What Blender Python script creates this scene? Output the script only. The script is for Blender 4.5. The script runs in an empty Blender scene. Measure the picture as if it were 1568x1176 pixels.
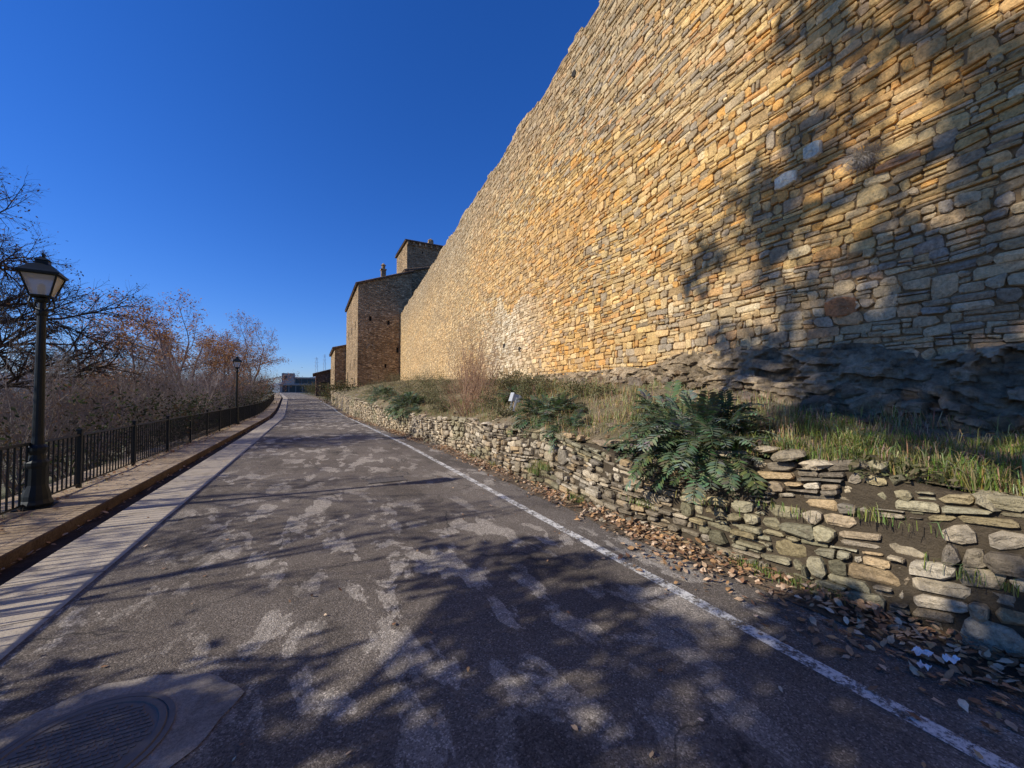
import bpy, math, random
import numpy as np
from mathutils import Vector, noise, Matrix
R=random.Random(7)
S=bpy.context.scene
COL=S.collection
def nz(x,y=0,z=0): return noise.noise(Vector((x,y,z)))
def interp(v,xs,ys): return float(np.interp(v,xs,ys))
# ---------------------------------------------------------------- mesh helpers
class MB:
    def __init__(s): s.v=[];s.f=[];s.c=[];s.m=[]
    def add(s,vs,fs,col=(1,1,1),mi=0):
        o=len(s.v); s.v.extend(vs); s.f.extend([tuple(i+o for i in f) for f in fs])
        s.c.extend([col]*len(vs)); s.m.extend([mi]*len(fs))
    def box(s,a,b,col=(1,1,1),mi=0):
        x0,y0,z0=a;x1,y1,z1=b
        s.add([(x0,y0,z0),(x1,y0,z0),(x1,y1,z0),(x0,y1,z0),(x0,y0,z1),(x1,y0,z1),(x1,y1,z1),(x0,y1,z1)],
              [(0,3,2,1),(4,5,6,7),(0,1,5,4),(1,2,6,5),(2,3,7,6),(3,0,4,7)],col,mi)
    def lathe(s,prof,n=16,c=(0,0),col=(1,1,1),mi=0,rot=0.0):
        vs=[];fs=[]
        for r,z in prof:
            for k in range(n):
                a=rot+2*math.pi*k/n; vs.append((c[0]+r*math.cos(a),c[1]+r*math.sin(a),z))
        for i in range(len(prof)-1):
            for k in range(n):
                k2=(k+1)%n; fs.append((i*n+k,i*n+k2,(i+1)*n+k2,(i+1)*n+k))
        fs.append(tuple(range((len(prof)-1)*n,len(prof)*n)))
        s.add(vs,fs,col,mi)
    def tube(s,pts,rads,n=3,col=(1,1,1),mi=0):
        vs=[];fs=[]
        for i,p in enumerate(pts):
            d=(pts[min(i+1,len(pts)-1)]-pts[max(i-1,0)])
            if d.length<1e-6: d=Vector((0,0,1))
            d.normalize()
            u=d.cross(Vector((0.31,0.17,0.93)));
            if u.length<1e-3: u=d.cross(Vector((1,0,0)))
            u.normalize(); w=d.cross(u)
            for k in range(n):
                a=2*math.pi*k/n; q=p+(u*math.cos(a)+w*math.sin(a))*rads[i]; vs.append(q[:])
        for i in range(len(pts)-1):
            for k in range(n):
                k2=(k+1)%n; fs.append((i*n+k,i*n+k2,(i+1)*n+k2,(i+1)*n+k))
        s.add(vs,fs,col,mi)
    def mesh(s,name,mats,smooth=False):
        me=bpy.data.meshes.new(name); me.from_pydata(s.v,[],s.f)
        for m in mats: me.materials.append(m)
        if len(mats)>1: me.polygons.foreach_set("material_index",s.m)
        at=me.color_attributes.new("Col",'FLOAT_COLOR','POINT')
        a=np.ones((len(s.v),4),dtype=np.float32); a[:,:3]=np.array(s.c,dtype=np.float32).reshape(-1,3)
        at.data.foreach_set("color",a.ravel())
        if smooth: me.polygons.foreach_set("use_smooth",[True]*len(s.f))
        me.update(); return me
    def obj(s,name,mats,smooth=False,parent=None):
        o=bpy.data.objects.new(name,s.mesh(name,mats,smooth)); COL.objects.link(o)
        if parent: o.parent=parent
        return o
def empty(name,loc=(0,0,0)):
    e=bpy.data.objects.new(name,None); e.location=loc; COL.objects.link(e); return e
# ---------------------------------------------------------------- material helpers
class NT:
    def __init__(s,name):
        s.mat=bpy.data.materials.new(name); s.mat.use_nodes=True; s.t=s.mat.node_tree; s.n=s.t.nodes; s.l=s.t.links
        s.b=s.n["Principled BSDF"]; s.b.inputs["Roughness"].default_value=0.9
        s.b.inputs["Specular IOR Level"].default_value=0.12
        s.geo=s.n.new("ShaderNodeNewGeometry"); s.pos=s.geo.outputs["Position"]
    def new(s,t): return s.n.new(t)
    def put(s,sock,v):
        if hasattr(v,"is_linked") or isinstance(v,bpy.types.NodeSocket): s.l.new(v,sock)
        else: sock.default_value=v
    def scale(s,v,sc):
        m=s.new("ShaderNodeMapping"); s.l.new(v,m.inputs[0]); m.inputs["Scale"].default_value=sc; return m.outputs[0]
    def noise(s,scale,detail=4,rough=.6,vec=None,dist=0):
        n=s.new("ShaderNodeTexNoise"); s.l.new(vec or s.pos,n.inputs["Vector"]); n.inputs["Scale"].default_value=scale
        n.inputs["Detail"].default_value=detail; n.inputs["Roughness"].default_value=rough; n.inputs["Distortion"].default_value=dist
        return n.outputs["Fac"]
    def vor(s,scale,feat='F1',vec=None,rand=1):
        n=s.new("ShaderNodeTexVoronoi"); n.feature=feat; s.l.new(vec or s.pos,n.inputs["Vector"]); n.inputs["Scale"].default_value=scale
        n.inputs["Randomness"].default_value=rand
        return n
    def ramp(s,fac,stops,interp='LINEAR'):
        n=s.new("ShaderNodeValToRGB"); s.l.new(fac,n.inputs[0]); e=n.color_ramp.elements; n.color_ramp.interpolation=interp
        while len(e)<len(stops): e.new(0.5)
        for i,(p,c) in enumerate(stops):
            e[i].position=p; e[i].color=(c,c,c,1) if not hasattr(c,"__len__") else (*c,1)
        return n.outputs[0]
    def mix(s,f,a,b,mode='MIX'):
        n=s.new("ShaderNodeMix"); n.data_type='RGBA'; n.blend_type=mode
        s.put(n.inputs[0],f)
        for i,v in ((6,a),(7,b)):
            if isinstance(v,tuple): n.inputs[i].default_value=(*v,1) if len(v)==3 else v
            else: s.l.new(v,n.inputs[i])
        return n.outputs[2]
    def math(s,op,a,b=0.0,c=None):
        n=s.new("ShaderNodeMath"); n.operation=op; s.put(n.inputs[0],a); s.put(n.inputs[1],b)
        if c is not None: s.put(n.inputs[2],c)
        return n.outputs[0]
    def sep(s,v):
        n=s.new("ShaderNodeSeparateXYZ"); s.l.new(v,n.inputs[0]); return n.outputs
    def attr(s):
        n=s.new("ShaderNodeAttribute"); n.attribute_name="Col"; return n.outputs["Color"]
    def color(s,c):
        if isinstance(c,tuple): s.b.inputs["Base Color"].default_value=(*c,1)
        else: s.l.new(c,s.b.inputs["Base Color"])
    def bump(s,h,dist=.01,strength=1.0):
        n=s.new("ShaderNodeBump"); n.inputs["Distance"].default_value=dist; n.inputs["Strength"].default_value=strength
        s.l.new(h,n.inputs["Height"]); s.l.new(n.outputs[0],s.b.inputs["Normal"])
def m_stone():
    t=NT("rubble_stone"); a=t.attr()
    n1=t.noise(3.5,3,.65); n2=t.noise(28,4,.75); n3=t.noise(.5,3,.6)
    c=t.mix(1.0,a,t.ramp(n2,[(.25,.60),(.5,1.12),(.75,1.55)]),'MULTIPLY')
    c=t.mix(1.0,c,t.ramp(n1,[(.3,.80),(.55,1.1),(.75,1.25)]),'MULTIPLY')
    c=t.mix(t.math('MULTIPLY',t.ramp(t.noise(9,4,.75),[(.58,0.0),(.70,1.0)]),.4),c,(.17,.13,.085))
    c=t.mix(t.math('MULTIPLY',t.ramp(n3,[(.52,0.0),(.68,1.0)]),.18),c,(.50,.36,.20))
    t.color(c); h=t.math('ADD',t.math('MULTIPLY',n2,1.0),t.math('MULTIPLY',t.noise(9,2,.6),1.1))
    t.bump(h,.03,1.0); t.b.inputs["Roughness"].default_value=.95; return t.mat
def m_mortar(c0,c1):
    t=NT("lime_mortar"); n=t.noise(6,4,.7)
    t.color(t.mix(n,c0,c1)); t.bump(t.noise(35,4,.8),.03,1.0); return t.mat
def m_attr(name,rough=.8,var=.25,sub=None,trans=0.0,nscale=8,bump=0):
    t=NT(name); a=t.attr(); c=t.mix(1.0,a,t.ramp(t.noise(nscale,4 if bump else 2,.75),[(.25,1-var),(.75,1+var)]),'MULTIPLY'); t.color(c)
    t.b.inputs["Roughness"].default_value=rough
    if bump: t.bump(t.noise(9,7,.85),bump,1.0)
    if trans>0:
        tr=t.new("ShaderNodeBsdfTranslucent"); t.l.new(c,tr.inputs[0]); mx=t.new("ShaderNodeMixShader"); mx.inputs[0].default_value=trans
        t.l.new(t.b.outputs[0],mx.inputs[1]); t.l.new(tr.outputs[0],mx.inputs[2]); t.l.new(mx.outputs[0],t.n["Material Output"].inputs[0])
    return t.mat
def m_rubblewall(name,c1,c2,c3,sc=1.0):
    t=NT(name); w=t.noise(3,2); 
    v=t.scale(t.pos,(3.2*sc,3.2*sc,7.5*sc))
    mx=t.new("ShaderNodeVectorMath"); mx.operation='ADD'; t.l.new(v,mx.inputs[0]); 
    nn=t.new("ShaderNodeTexNoise"); t.l.new(t.pos,nn.inputs["Vector"]); nn.inputs["Scale"].default_value=2.0
    t.l.new(nn.outputs["Color"],mx.inputs[1]); v=mx.outputs[0]
    a=t.vor(1.0,'F1',v); e=t.vor(1.0,'DISTANCE_TO_EDGE',v)
    sp=t.new("ShaderNodeSeparateColor"); t.l.new(a.outputs["Color"],sp.inputs[0])
    c=t.ramp(sp.outputs[0],[(0,c1),(.5,c2),(1,c3)])
    c=t.mix(1.0,c,t.ramp(sp.outputs[1],[(0,.6),(1,1.3)]),'MULTIPLY')
    ed=t.ramp(e.outputs["Distance"],[(0.02,1.0),(.09,0.0)])
    c=t.mix(t.math('MULTIPLY',ed,.7),c,tuple(x*.45 for x in c2))
    c=t.mix(1.0,c,t.ramp(t.noise(.35,5,.65),[(.3,.75),(.7,1.2)]),'MULTIPLY')
    t.color(c); t.bump(t.math('ADD',t.ramp(e.outputs["Distance"],[(0,0.0),(.15,1.0)]),t.math('MULTIPLY',t.noise(20,4),.5)),.05,1.0)
    return t.mat
def m_asphalt():
    t=NT("old_asphalt")
    big=t.noise(.55,4,.65); fine=t.noise(220,2,.8)
    c=t.mix(t.ramp(big,[(.35,0.0),(.65,1.0)]),(.165,.135,.107),(.245,.205,.165))
    mid=t.noise(1.5,6,.62,vec=t.scale(t.pos,(1.9,.85,1)),dist=.3)
    mid2=t.noise(.30,2,.5)
    pf=t.math('MULTIPLY',t.ramp(mid,[(.53,0.0),(.55,1.0)]),t.ramp(mid2,[(.40,0.0),(.50,.9)]))
    pf=t.math('MULTIPLY',pf,t.ramp(t.noise(18,4,.8),[(.34,.35),(.50,1.0)]))
    c=t.mix(pf,c,(.47,.405,.325))
    c=t.mix(t.math('MULTIPLY',t.ramp(t.noise(1.1,4,.6,vec=t.scale(t.pos,(1,.45,1))),[(.54,0.0),(.60,1.0)]),.5),c,(.105,.087,.07))
    sp=t.vor(120); spc=t.new("ShaderNodeSeparateColor"); t.l.new(sp.outputs["Color"],spc.inputs[0])
    c=t.mix(1.0,c,t.ramp(spc.outputs[0],[(0,.55),(.55,.92),(.85,1.12),(1,1.8)]),'MULTIPLY')
    c=t.mix(1.0,c,t.ramp(fine,[(.3,.7),(.7,1.22)]),'MULTIPLY')
    nn=t.new("ShaderNodeTexNoise"); t.l.new(t.pos,nn.inputs["Vector"]); nn.inputs["Scale"].default_value=1.5; nn.inputs["Detail"].default_value=4
    mx=t.new("ShaderNodeVectorMath"); mx.operation='MULTIPLY_ADD'; t.l.new(nn.outputs["Color"],mx.inputs[0]); mx.inputs[1].default_value=(.7,.7,.7); t.l.new(t.pos,mx.inputs[2])
    e=t.vor(.42,'DISTANCE_TO_EDGE',mx.outputs[0])
    cr=t.ramp(e.outputs["Distance"],[(.0,1.0),(.006,0.0)])
    cr=t.math('MULTIPLY',cr,t.ramp(t.noise(.7,2),[(.45,0.0),(.55,1.0)]))
    c=t.mix(t.math('MULTIPLY',cr,.75),c,(.035,.033,.03))
    t.color(c); t.bump(t.math('ADD',t.math('MULTIPLY',sp.outputs["Distance"],-.8),fine),.005,1.0)
    t.b.inputs["Roughness"].default_value=.9; t.b.inputs["Specular IOR Level"].default_value=.08; return t.mat
def m_paint():
    t=NT("worn_road_paint"); t.b.inputs["Roughness"].default_value=.7
    f=t.ramp(t.math('ADD',t.math('MULTIPLY',t.noise(5,6,.75),.6),t.math('MULTIPLY',t.noise(45,4,.8),.4)),[(.44,0.0),(.54,1.0)])
    t.color(t.mix(t.noise(20,3),(.58,.54,.47),(.82,.78,.71)))
    tr=t.new("ShaderNodeBsdfTransparent"); mx=t.new("ShaderNodeMixShader"); t.l.new(f,mx.inputs[0])
    t.l.new(t.b.outputs[0],mx.inputs[2]); t.l.new(tr.outputs[0],mx.inputs[1]); t.l.new(mx.outputs[0],t.n["Material Output"].inputs[0]); return t.mat
def m_ground(name,c0,c1,c2,sc=2.0,bump=.03):
    t=NT(name); c=t.mix(t.ramp(t.noise(sc,5,.7),[(.35,0.0),(.65,1.0)]),c0,c1)
    c=t.mix(t.ramp(t.noise(sc*.4,4,.7),[(.48,0.0),(.62,1.0)]),c,c2)
    c=t.mix(1.0,c,t.ramp(t.noise(sc*20,3,.8),[(.3,.6),(.7,1.35)]),'MULTIPLY')
    t.color(c); t.bump(t.noise(sc*14,5,.8),bump,1.0); return t.mat
def m_slab():
    t=NT("concrete_slab"); xyz=t.sep(t.pos)
    c=t.mix(t.noise(1.2,5,.7),(.40,.33,.24),(.58,.49,.375))
    c=t.mix(t.math('MULTIPLY',t.ramp(t.noise(2.5,6,.75),[(.52,0.0),(.62,1.0)]),.5),c,(.25,.20,.14))
    c=t.mix(1.0,c,t.ramp(t.noise(60,4,.8),[(.3,.8),(.7,1.15)]),'MULTIPLY')
    j=t.math('LESS_THAN',t.math('PINGPONG',xyz[1],.4),.008)
    c=t.mix(j,c,(.12,.10,.08)); t.color(c); t.bump(t.noise(50,5,.7),.006); return t.mat
def m_simple(name,c,rough=.6,metal=0.0,var=.2,sc=12):
    t=NT(name); t.color(t.mix(t.noise(sc,5,.7),tuple(x*(1-var) for x in c),tuple(min(1,x*(1+var)) for x in c)))
    t.b.inputs["Roughness"].default_value=rough; t.b.inputs["Metallic"].default_value=metal; t.b.inputs["Specular IOR Level"].default_value=.3; t.bump(t.noise(sc*5,3),.002,.4); return t.mat
def m_terrain():
    t=NT("valley_ground"); 
    c=t.mix(t.ramp(t.noise(.03,6,.7),[(.4,0.0),(.6,1.0)]),(.10,.10,.045),(.20,.16,.10))
    c=t.mix(1.0,c,t.ramp(t.noise(3,5,.8),[(.3,.6),(.7,1.3)]),'MULTIPLY')
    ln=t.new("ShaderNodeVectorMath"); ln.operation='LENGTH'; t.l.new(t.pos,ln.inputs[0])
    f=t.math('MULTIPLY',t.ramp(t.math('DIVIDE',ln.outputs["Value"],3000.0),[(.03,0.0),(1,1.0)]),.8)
    c=t.mix(f,c,(.16,.24,.36)); t.color(c); return t.mat  # aerial haze painted into the ground colour, bluer with distance
STONE=m_stone(); MORT=m_mortar((.26,.165,.08),(.42,.295,.155)); MORT2=m_mortar((.055,.042,.028),(.15,.115,.075))
ASPH=m_asphalt(); PAINT=m_paint(); SLAB=m_slab(); TERR=m_terrain()
SIDE=m_ground("sandy_pavement",(.40,.295,.185),(.52,.395,.26),(.30,.215,.13),1.3,.008)
DIRT=m_ground("dirt_verge",(.17,.12,.078),(.28,.21,.14),(.12,.087,.056),3,.03)
GUTTER=m_ground("gutter_dark_brown",(.045,.030,.020),(.09,.062,.042),(.04,.028,.02),3,.01)
TERRACE=m_ground("terrace_soil_and_turf",(.24,.18,.10),(.14,.13,.055),(.33,.255,.155),1.6,.06)
IRON=m_simple("black_iron",(.018,.022,.022),.45,.3)
BARK=m_attr("bark",.9,.3,nscale=20); LEAF=m_attr("leaf",.6,.25,trans=.35,nscale=3); LITTER=m_attr("dry_leaf",.8,.25,nscale=40)
BUILD=m_rubblewall("castle_stone",(.29,.185,.095),(.43,.29,.155),(.56,.40,.225))
TILE=m_rubblewall("roof_tile",(.16,.10,.06),(.22,.15,.10),(.28,.20,.13),1.5)
WHITE=m_simple("white_render",(.30,.285,.26),.8); GLASSD=m_simple("dark_glass",(.03,.05,.055),.15); DARK=m_simple("dark_void",(.03,.024,.018),.9)
# ---------------------------------------------------------------- layout curves (road runs along +Y)
YK=[-20,12,30,45,71,110,160]
kerbX=lambda y:interp(y,YK,[-2.48,-2.48,-2.5,-3.1,-4.3,-7.2,-11])
lineX=lambda y:interp(y,YK,[2.66,2.64,2.1,1.9,.4,-2.4,-6])
lowX=lambda y:interp(y,[-12,.6,3.6,10.3,14,21,29,45,71,110,160],[3.78,3.72,3.5,3.6,3.35,2.95,2.5,2.5,1.1,-1.4,-5])
lowT=lambda y:interp(y,[-12,.6,2,4.1,8,10.5,14,18,29,45,70],[1.0,1.0,1.08,.92,.94,.88,.8,.85,1.3,1.6,2.2])
bigX=lambda y:6+.08*y
baseZ=lambda y:interp(y,[-12,1,3,5,9,22,50,70],[1.1,1.28,1.6,1.9,2.0,2.5,3.3,3.6])
def zr(y):
    return interp(y,[-20,38,50,70,110,160],[0,0,.25,.9,1.45,2.0])
fenX=lambda y:kerbX(y)-.72
# ---------------------------------------------------------------- terrain
def H(x,y):
    e=kerbX(y)-1.35
    z=zr(y)-.03
    if x<e: 
        d=e-x; z-=14*(1-math.exp(-d*.38/14))+.05
    r=math.hypot(x,y)
    if r>300:
        k=min(1,(r-300)/1700); a=math.atan2(y,x)
        z+=(95*k*k*(.75+.5*nz(a*5,k*2)+.2*nz(a*19,3)))
    return z
def axis(m):
    a=[i*1.0 for i in range(0,40)]; v=40
    while v<m: a.append(v); v*=1.13
    return sorted(set([-x for x in a]+a))
xs=axis(4500); ys=axis(4500); ys=sorted(set(ys)|{38.,50.,70.,110.,160.})
mb=MB(); vs=[(x,y,H(x,y)) for y in ys for x in xs]; nx=len(xs)
fs=[(j*nx+i,j*nx+i+1,(j+1)*nx+i+1,(j+1)*nx+i) for j in range(len(ys)-1) for i in range(nx-1)]
mb.add(vs,fs); mb.obj("ground",[TERR],True)
YS=[-14+.5*i for i in range(0,348)]
def strip(name,fl,fr,dz,mat,y0=-14,y1=159,nxx=2,amp=0):
    mb=MB(); yy=[y for y in YS if y0<=y<=y1]; vs=[]
    for y in yy:
        a=fl(y);b=fr(y)
        for i in range(nxx+1):
            x=a+(b-a)*i/nxx; vs.append((x,y,zr(y)+dz+(amp*nz(x*2,y*2) if amp else 0)))
    n=nxx+1
    mb.add(vs,[(j*n+i,j*n+i+1,(j+1)*n+i+1,(j+1)*n+i) for j in range(len(yy)-1) for i in range(nxx)])
    return mb.obj(name,[mat],True)
strip("road",lambda y:kerbX(y)+.82,lambda y:lowX(y)+.2,0,ASPH)
strip("paved_gutter",lambda y:kerbX(y)+.2,lambda y:kerbX(y)+.84+.012*nz(y*3,1),.006,SLAB)
strip("dark_kerb_strip",lambda y:kerbX(y)-.1,lambda y:kerbX(y)+.2+.02*nz(y*2,8),-.006,GUTTER)  # dark brown strip along the foot of the kerb
strip("white_road_line",lambda y:lineX(y)-.055,lambda y:lineX(y)+.055,.005,PAINT,-10,60)
strip("dirt_verge",lambda y:lowX(y)-.38+.12*nz(y*1.3,4)+.05*nz(y*5,2),lambda y:lowX(y)+.2,.010,DIRT,nxx=4)
mb=MB(); prof=[(0,-.02),(0,.115),(-.012,.13),(-.14,.132),(-.15,.128),(-.16,.132),(-.6,.134),(-1.1,.13),(-1.45,.08),(-1.5,-.6)]
yy=[y for y in YS if y<130]; n=len(prof)
vs=[(kerbX(y)+px,y,zr(y)+pz+(.02*nz(px*3,y*2) if px<-.5 else 0)) for y in yy for px,pz in prof]
mb.add(vs,[(j*n+i,j*n+i+1,(j+1)*n+i+1,(j+1)*n+i) for j in range(len(yy)-1) for i in range(n-1)],(1,1,1))
mb.m=[1 if (q%(n-1)) in (0,1) else 0 for q in range(len(mb.f))]
mb.obj("pavement",[SIDE,m_ground("kerb_stone",(.11,.075,.05),(.17,.12,.08),(.08,.055,.038),2,.008)])
def manhole(cx,cy,r,name):
    e=empty(name,(0,0,0)); mb=MB(); N=40
    vs=[(cx,cy,.006)]+[(cx+(r*1.62+.05*nz(k*.5,1)+(.1*max(0,math.cos(2*(2*math.pi*k/N)-.6))))*math.cos(2*math.pi*k/N),cy+(r*1.55+.04*nz(k*.4,5))*math.sin(2*math.pi*k/N),.006) for k in range(N)]
    mb.add(vs,[(0,1+k,1+(k+1)%N) for k in range(N)])
    mb.obj("concrete_surround",[m_ground("patch_concrete",(.28,.235,.185),(.38,.325,.265),(.21,.175,.14),4,.008)],parent=e)
    mb=MB(); mb.lathe([(r*1.1,.008),(r*1.1,.013),(r*1.02,.013),(r*1.015,.009),(r,.009),(r*.99,.016),(r*.9,.016),(r*.89,.011),(r*.1,.011)],40,(cx,cy))
    rs=random.Random(2)
    for i in range(-9,10):
        for j in range(-9,10):
            x=i*r*.095+(j%2)*r*.047;y=j*r*.09
            if math.hypot(x,y)<r*.84:
                s=r*.034; a=rs.uniform(.5,1.5)
                mb.box((cx+x-s*a,cy+y-s*.8,.010),(cx+x+s*a,cy+y+s*rs.uniform(.3,.9),.0155))
    mb.obj("iron_cover",[m_simple("worn_cast_iron",(.17,.145,.12),.75,.05,.4)],parent=e)
manhole(-.92,2.45,.31,"manhole_cover")
mb=MB(); 
for k in range(9): mb.box((.95+k*.066,7.3,.004),(.985+k*.066,7.62,.012))
mb.box((.9,7.25,.003),(1.58,7.29,.013)); mb.box((.9,7.63,.003),(1.58,7.67,.013)); mb.box((.92,7.28,.001),(1.56,7.64,.0055))
mb.obj("drain_grate",[m_simple("drain_iron",(.13,.11,.09),.7,.1)])
# ---------------------------------------------------------------- stone walls
def stone_wall(name,path,s0,s1,zb,zt,zmin,zmax,hr,wr,gap,outj,colfn,mort,mdepth,seed,wav=.07,parent=None,bev=.012,cham=(.08,.32),szfn=None,asp=4.0,qj=.022,tall=0.0):
    r=random.Random(seed); mb=MB(); z=zmin; rows=[z]
    while z<zmax: z+=r.uniform(*hr)*(r.choice([.7,1,1,1.3]))*(szfn(z) if szfn else 1); rows.append(z)
    def Z(i,s): 
        b=rows[i]; return b+wav*nz(s*.45,b*.6,seed)+.42*hr[0]*nz(s*2.3,i*3.7,seed+.5)
    def stone(a,b,zz):
        g=gap*r.uniform(.4,1.4)
        h=min(zz[2]-zz[1],zz[3]-zz[0]); w=b-a
        if h<.02 or w<.04: return
        a+=g/2;b-=g/2; j=lambda q:r.uniform(-q,q)
        q=min(qj,h*.17)
        P=[(a+j(q),zz[0]+g/2+j(q)),(b+j(q),zz[1]+g/2+j(q)),(b+j(q),zz[2]-g/2+j(q)),(a+j(q),zz[3]-g/2+j(q))]
        m=min(w,h); ring=[]
        def tw(u,v,c):
            d=math.hypot(v[0]-u[0],v[1]-u[1])+1e-6; t=c/d; return (u[0]+(v[0]-u[0])*t,u[1]+(v[1]-u[1])*t)
        for k in range(4):
            p=P[k];pp=P[k-1];pn=P[(k+1)%4]
            ring.append(tw(p,pp,r.uniform(*cham)*m)); ring.append(tw(p,pn,r.uniform(*cham)*m*1.3))
        cx=(a+b)/2;cz=sum(p[1] for p in P)/4
        o=r.uniform(-outj,outj); tx=r.uniform(-.07,.07)*min(1,outj*40);tz=r.uniform(-.14,.10)*min(1,outj*40)
        vs=[];ins=min(bev,h*.18)
        def pos(s,zv,out):
            x,y,nx_,ny_=path(s); return (x+nx_*out,y+ny_*out,zv)
        for (s,zv) in ring: vs.append(pos(s,zv,o-.07))
        for (s,zv) in ring: vs.append(pos(s,zv,o-ins*.7))
        for (s,zv) in ring:
            f=1-2*ins/max(w,.05)*r.uniform(.5,1.6); f2=1-2*ins/h*r.uniform(.5,1.6); s_=cx+(s-cx)*f; z_=cz+(zv-cz)*f2
            vs.append(pos(s_,z_,o+(s_-cx)*tx+(z_-cz)*tz+r.uniform(-.55,.4)*ins))
        vs.append(pos(cx+j(.2)*w,cz+j(.15)*h,o+r.uniform(-.006,.012)))
        fs=[]
        for k in range(8):
            k2=(k+1)%8; fs.append((k2,k,8+k,8+k2)); fs.append((8+k2,8+k,16+k,16+k2)); fs.append((16+k2,16+k,24))
        mb.add(vs,fs,colfn(r,cx,cz))
    busy={}
    for i in range(len(rows)-1):
        s=s0-r.random()*.3
        while s<s1:
            hh=rows[i+1]-rows[i]
            w=min(r.uniform(*wr)*r.choice([.55,1,1,1.3]),hh*asp+.08); e=s+w
            hit=[b for b in busy.get(i,()) if b[0]<e-.03 and b[1]>s+.001]
            if hit:
                b=hit[0]
                if b[0]-s<.05: s=b[1]; continue
                e=b[0]; w=e-s
            zz=[Z(i,s),Z(i,e),Z(i+1,e),Z(i+1,s)]; m=(s+e)/2
            if (zz[2]+zz[3])/2>zb(m) and (zz[2]+zz[3])/2<zt(m)+r.uniform(-.5,.5)*hr[0]:
                if tall and i+2<len(rows) and r.random()<tall and .13<w<.34 and Z(i+2,m)<zt(m):
                    busy.setdefault(i+1,[]).append((s,e)); stone(s,e,[zz[0],zz[1],Z(i+2,e),Z(i+2,s)])
                elif r.random()<.24 and hh>hr[0]*1.15:
                    t=r.uniform(.38,.62); t2=t+r.uniform(-.1,.1); ma=zz[0]+(zz[3]-zz[0])*t; mb_=zz[1]+(zz[2]-zz[1])*t2
                    stone(s,e,[zz[0],zz[1],mb_,ma])
                    if r.random()<.5 and w>.2:
                        mm=s+w*r.uniform(.35,.65); zm=(ma+mb_)/2; ztm=(zz[2]+zz[3])/2
                        stone(s,mm,[ma,zm,ztm,zz[3]]); stone(mm,e,[zm,mb_,zz[2],ztm])
                    else: stone(s,e,[ma,mb_,zz[2],zz[3]])
                else: stone(s,e,zz)
            s=e
    o=mb.obj("stones",[STONE],parent=parent)
    mc=MB(); ns=int((s1-s0)/.2); nz_=int((zmax-zmin)/.2)+1; vs=[]
    for a in range(ns+1):
        s=s0+(s1-s0)*a/ns; x,y,nx_,ny_=path(s); lo=zb(s)-.4; hi=zt(s)-.05
        for b in range(nz_+1):
            zv=lo+(hi-lo)*b/nz_; d=mdepth(s,zv)+.012*nz(s*3,zv*3); vs.append((x+nx_*d,y+ny_*d,zv))
        vs.append((x-nx_*.3,y-ny_*.3,hi+.02)); vs.append((x-nx_*.7,y-ny_*.7,lo))
    n=nz_+3
    mc.add(vs,[(j*n+i,j*n+i+1,(j+1)*n+i+1,(j+1)*n+i) for j in range(ns) for i in range(n-1)])
    c=mc.obj("core",[mort],parent=parent)
    return o
L=math.hypot(.08,1); U=(.08/L,1/L)
def pbig(s):
    y=-8+s*U[1]; return (6+.08*-8+s*U[0],y,-U[1],U[0])
y2s=lambda s:-8+s*U[1]
def mixc(a,b,k): return tuple(a[i]*(1-k)+b[i]*k for i in range(3))
def colbig(r,s,z):
    y=y2s(s)
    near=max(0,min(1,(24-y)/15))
    q=r.random()
    pal=[(.68,.40,.125),(.62,.37,.13),(.72,.48,.19),(.57,.35,.14),(.72,.34,.07),(.44,.33,.20),(.35,.28,.20),(.76,.57,.30),(.60,.27,.07),(.58,.40,.19),(.67,.43,.155),(.52,.33,.125),(.64,.44,.185),(.26,.20,.135),(.40,.25,.11)]
    c=pal[min(int(q*len(pal)),14)]
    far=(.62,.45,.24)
    zone=nz(s*.18,z*.25,3)
    if zone>.16: c=mixc(c,(.46,.37,.245),.35)
    elif zone<-.08: c=mixc(c,(.68,.36,.10),.38)
    else: c=mixc(c,(.62,.41,.16),.2)
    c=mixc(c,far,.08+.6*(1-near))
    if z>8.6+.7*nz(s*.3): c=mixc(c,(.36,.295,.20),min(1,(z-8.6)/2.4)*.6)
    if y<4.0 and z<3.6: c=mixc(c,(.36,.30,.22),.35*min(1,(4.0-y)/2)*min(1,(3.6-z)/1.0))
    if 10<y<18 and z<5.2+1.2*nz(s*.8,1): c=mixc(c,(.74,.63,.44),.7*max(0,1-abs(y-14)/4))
    v=r.uniform(.74,1.12); return tuple(min(.85,x*v) for x in c)
topZ=lambda s:12.0+.25*nz(s*.5,9)+ .12*nz(s*2.1,4)
bigE=empty("fortress_wall")
def md(s,z):
    y=y2s(s); f=max(0,min(1,(y-6)/16)); return -.036+.024*f+(.014*max(0,1-abs(y-14)/4) if z<5 else 0)+.009*nz(s*.4,z*.5)
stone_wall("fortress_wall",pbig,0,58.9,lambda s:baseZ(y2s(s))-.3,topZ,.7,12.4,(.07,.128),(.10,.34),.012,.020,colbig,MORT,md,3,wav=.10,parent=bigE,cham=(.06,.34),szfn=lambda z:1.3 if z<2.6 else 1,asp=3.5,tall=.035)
mb=MB()
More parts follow.
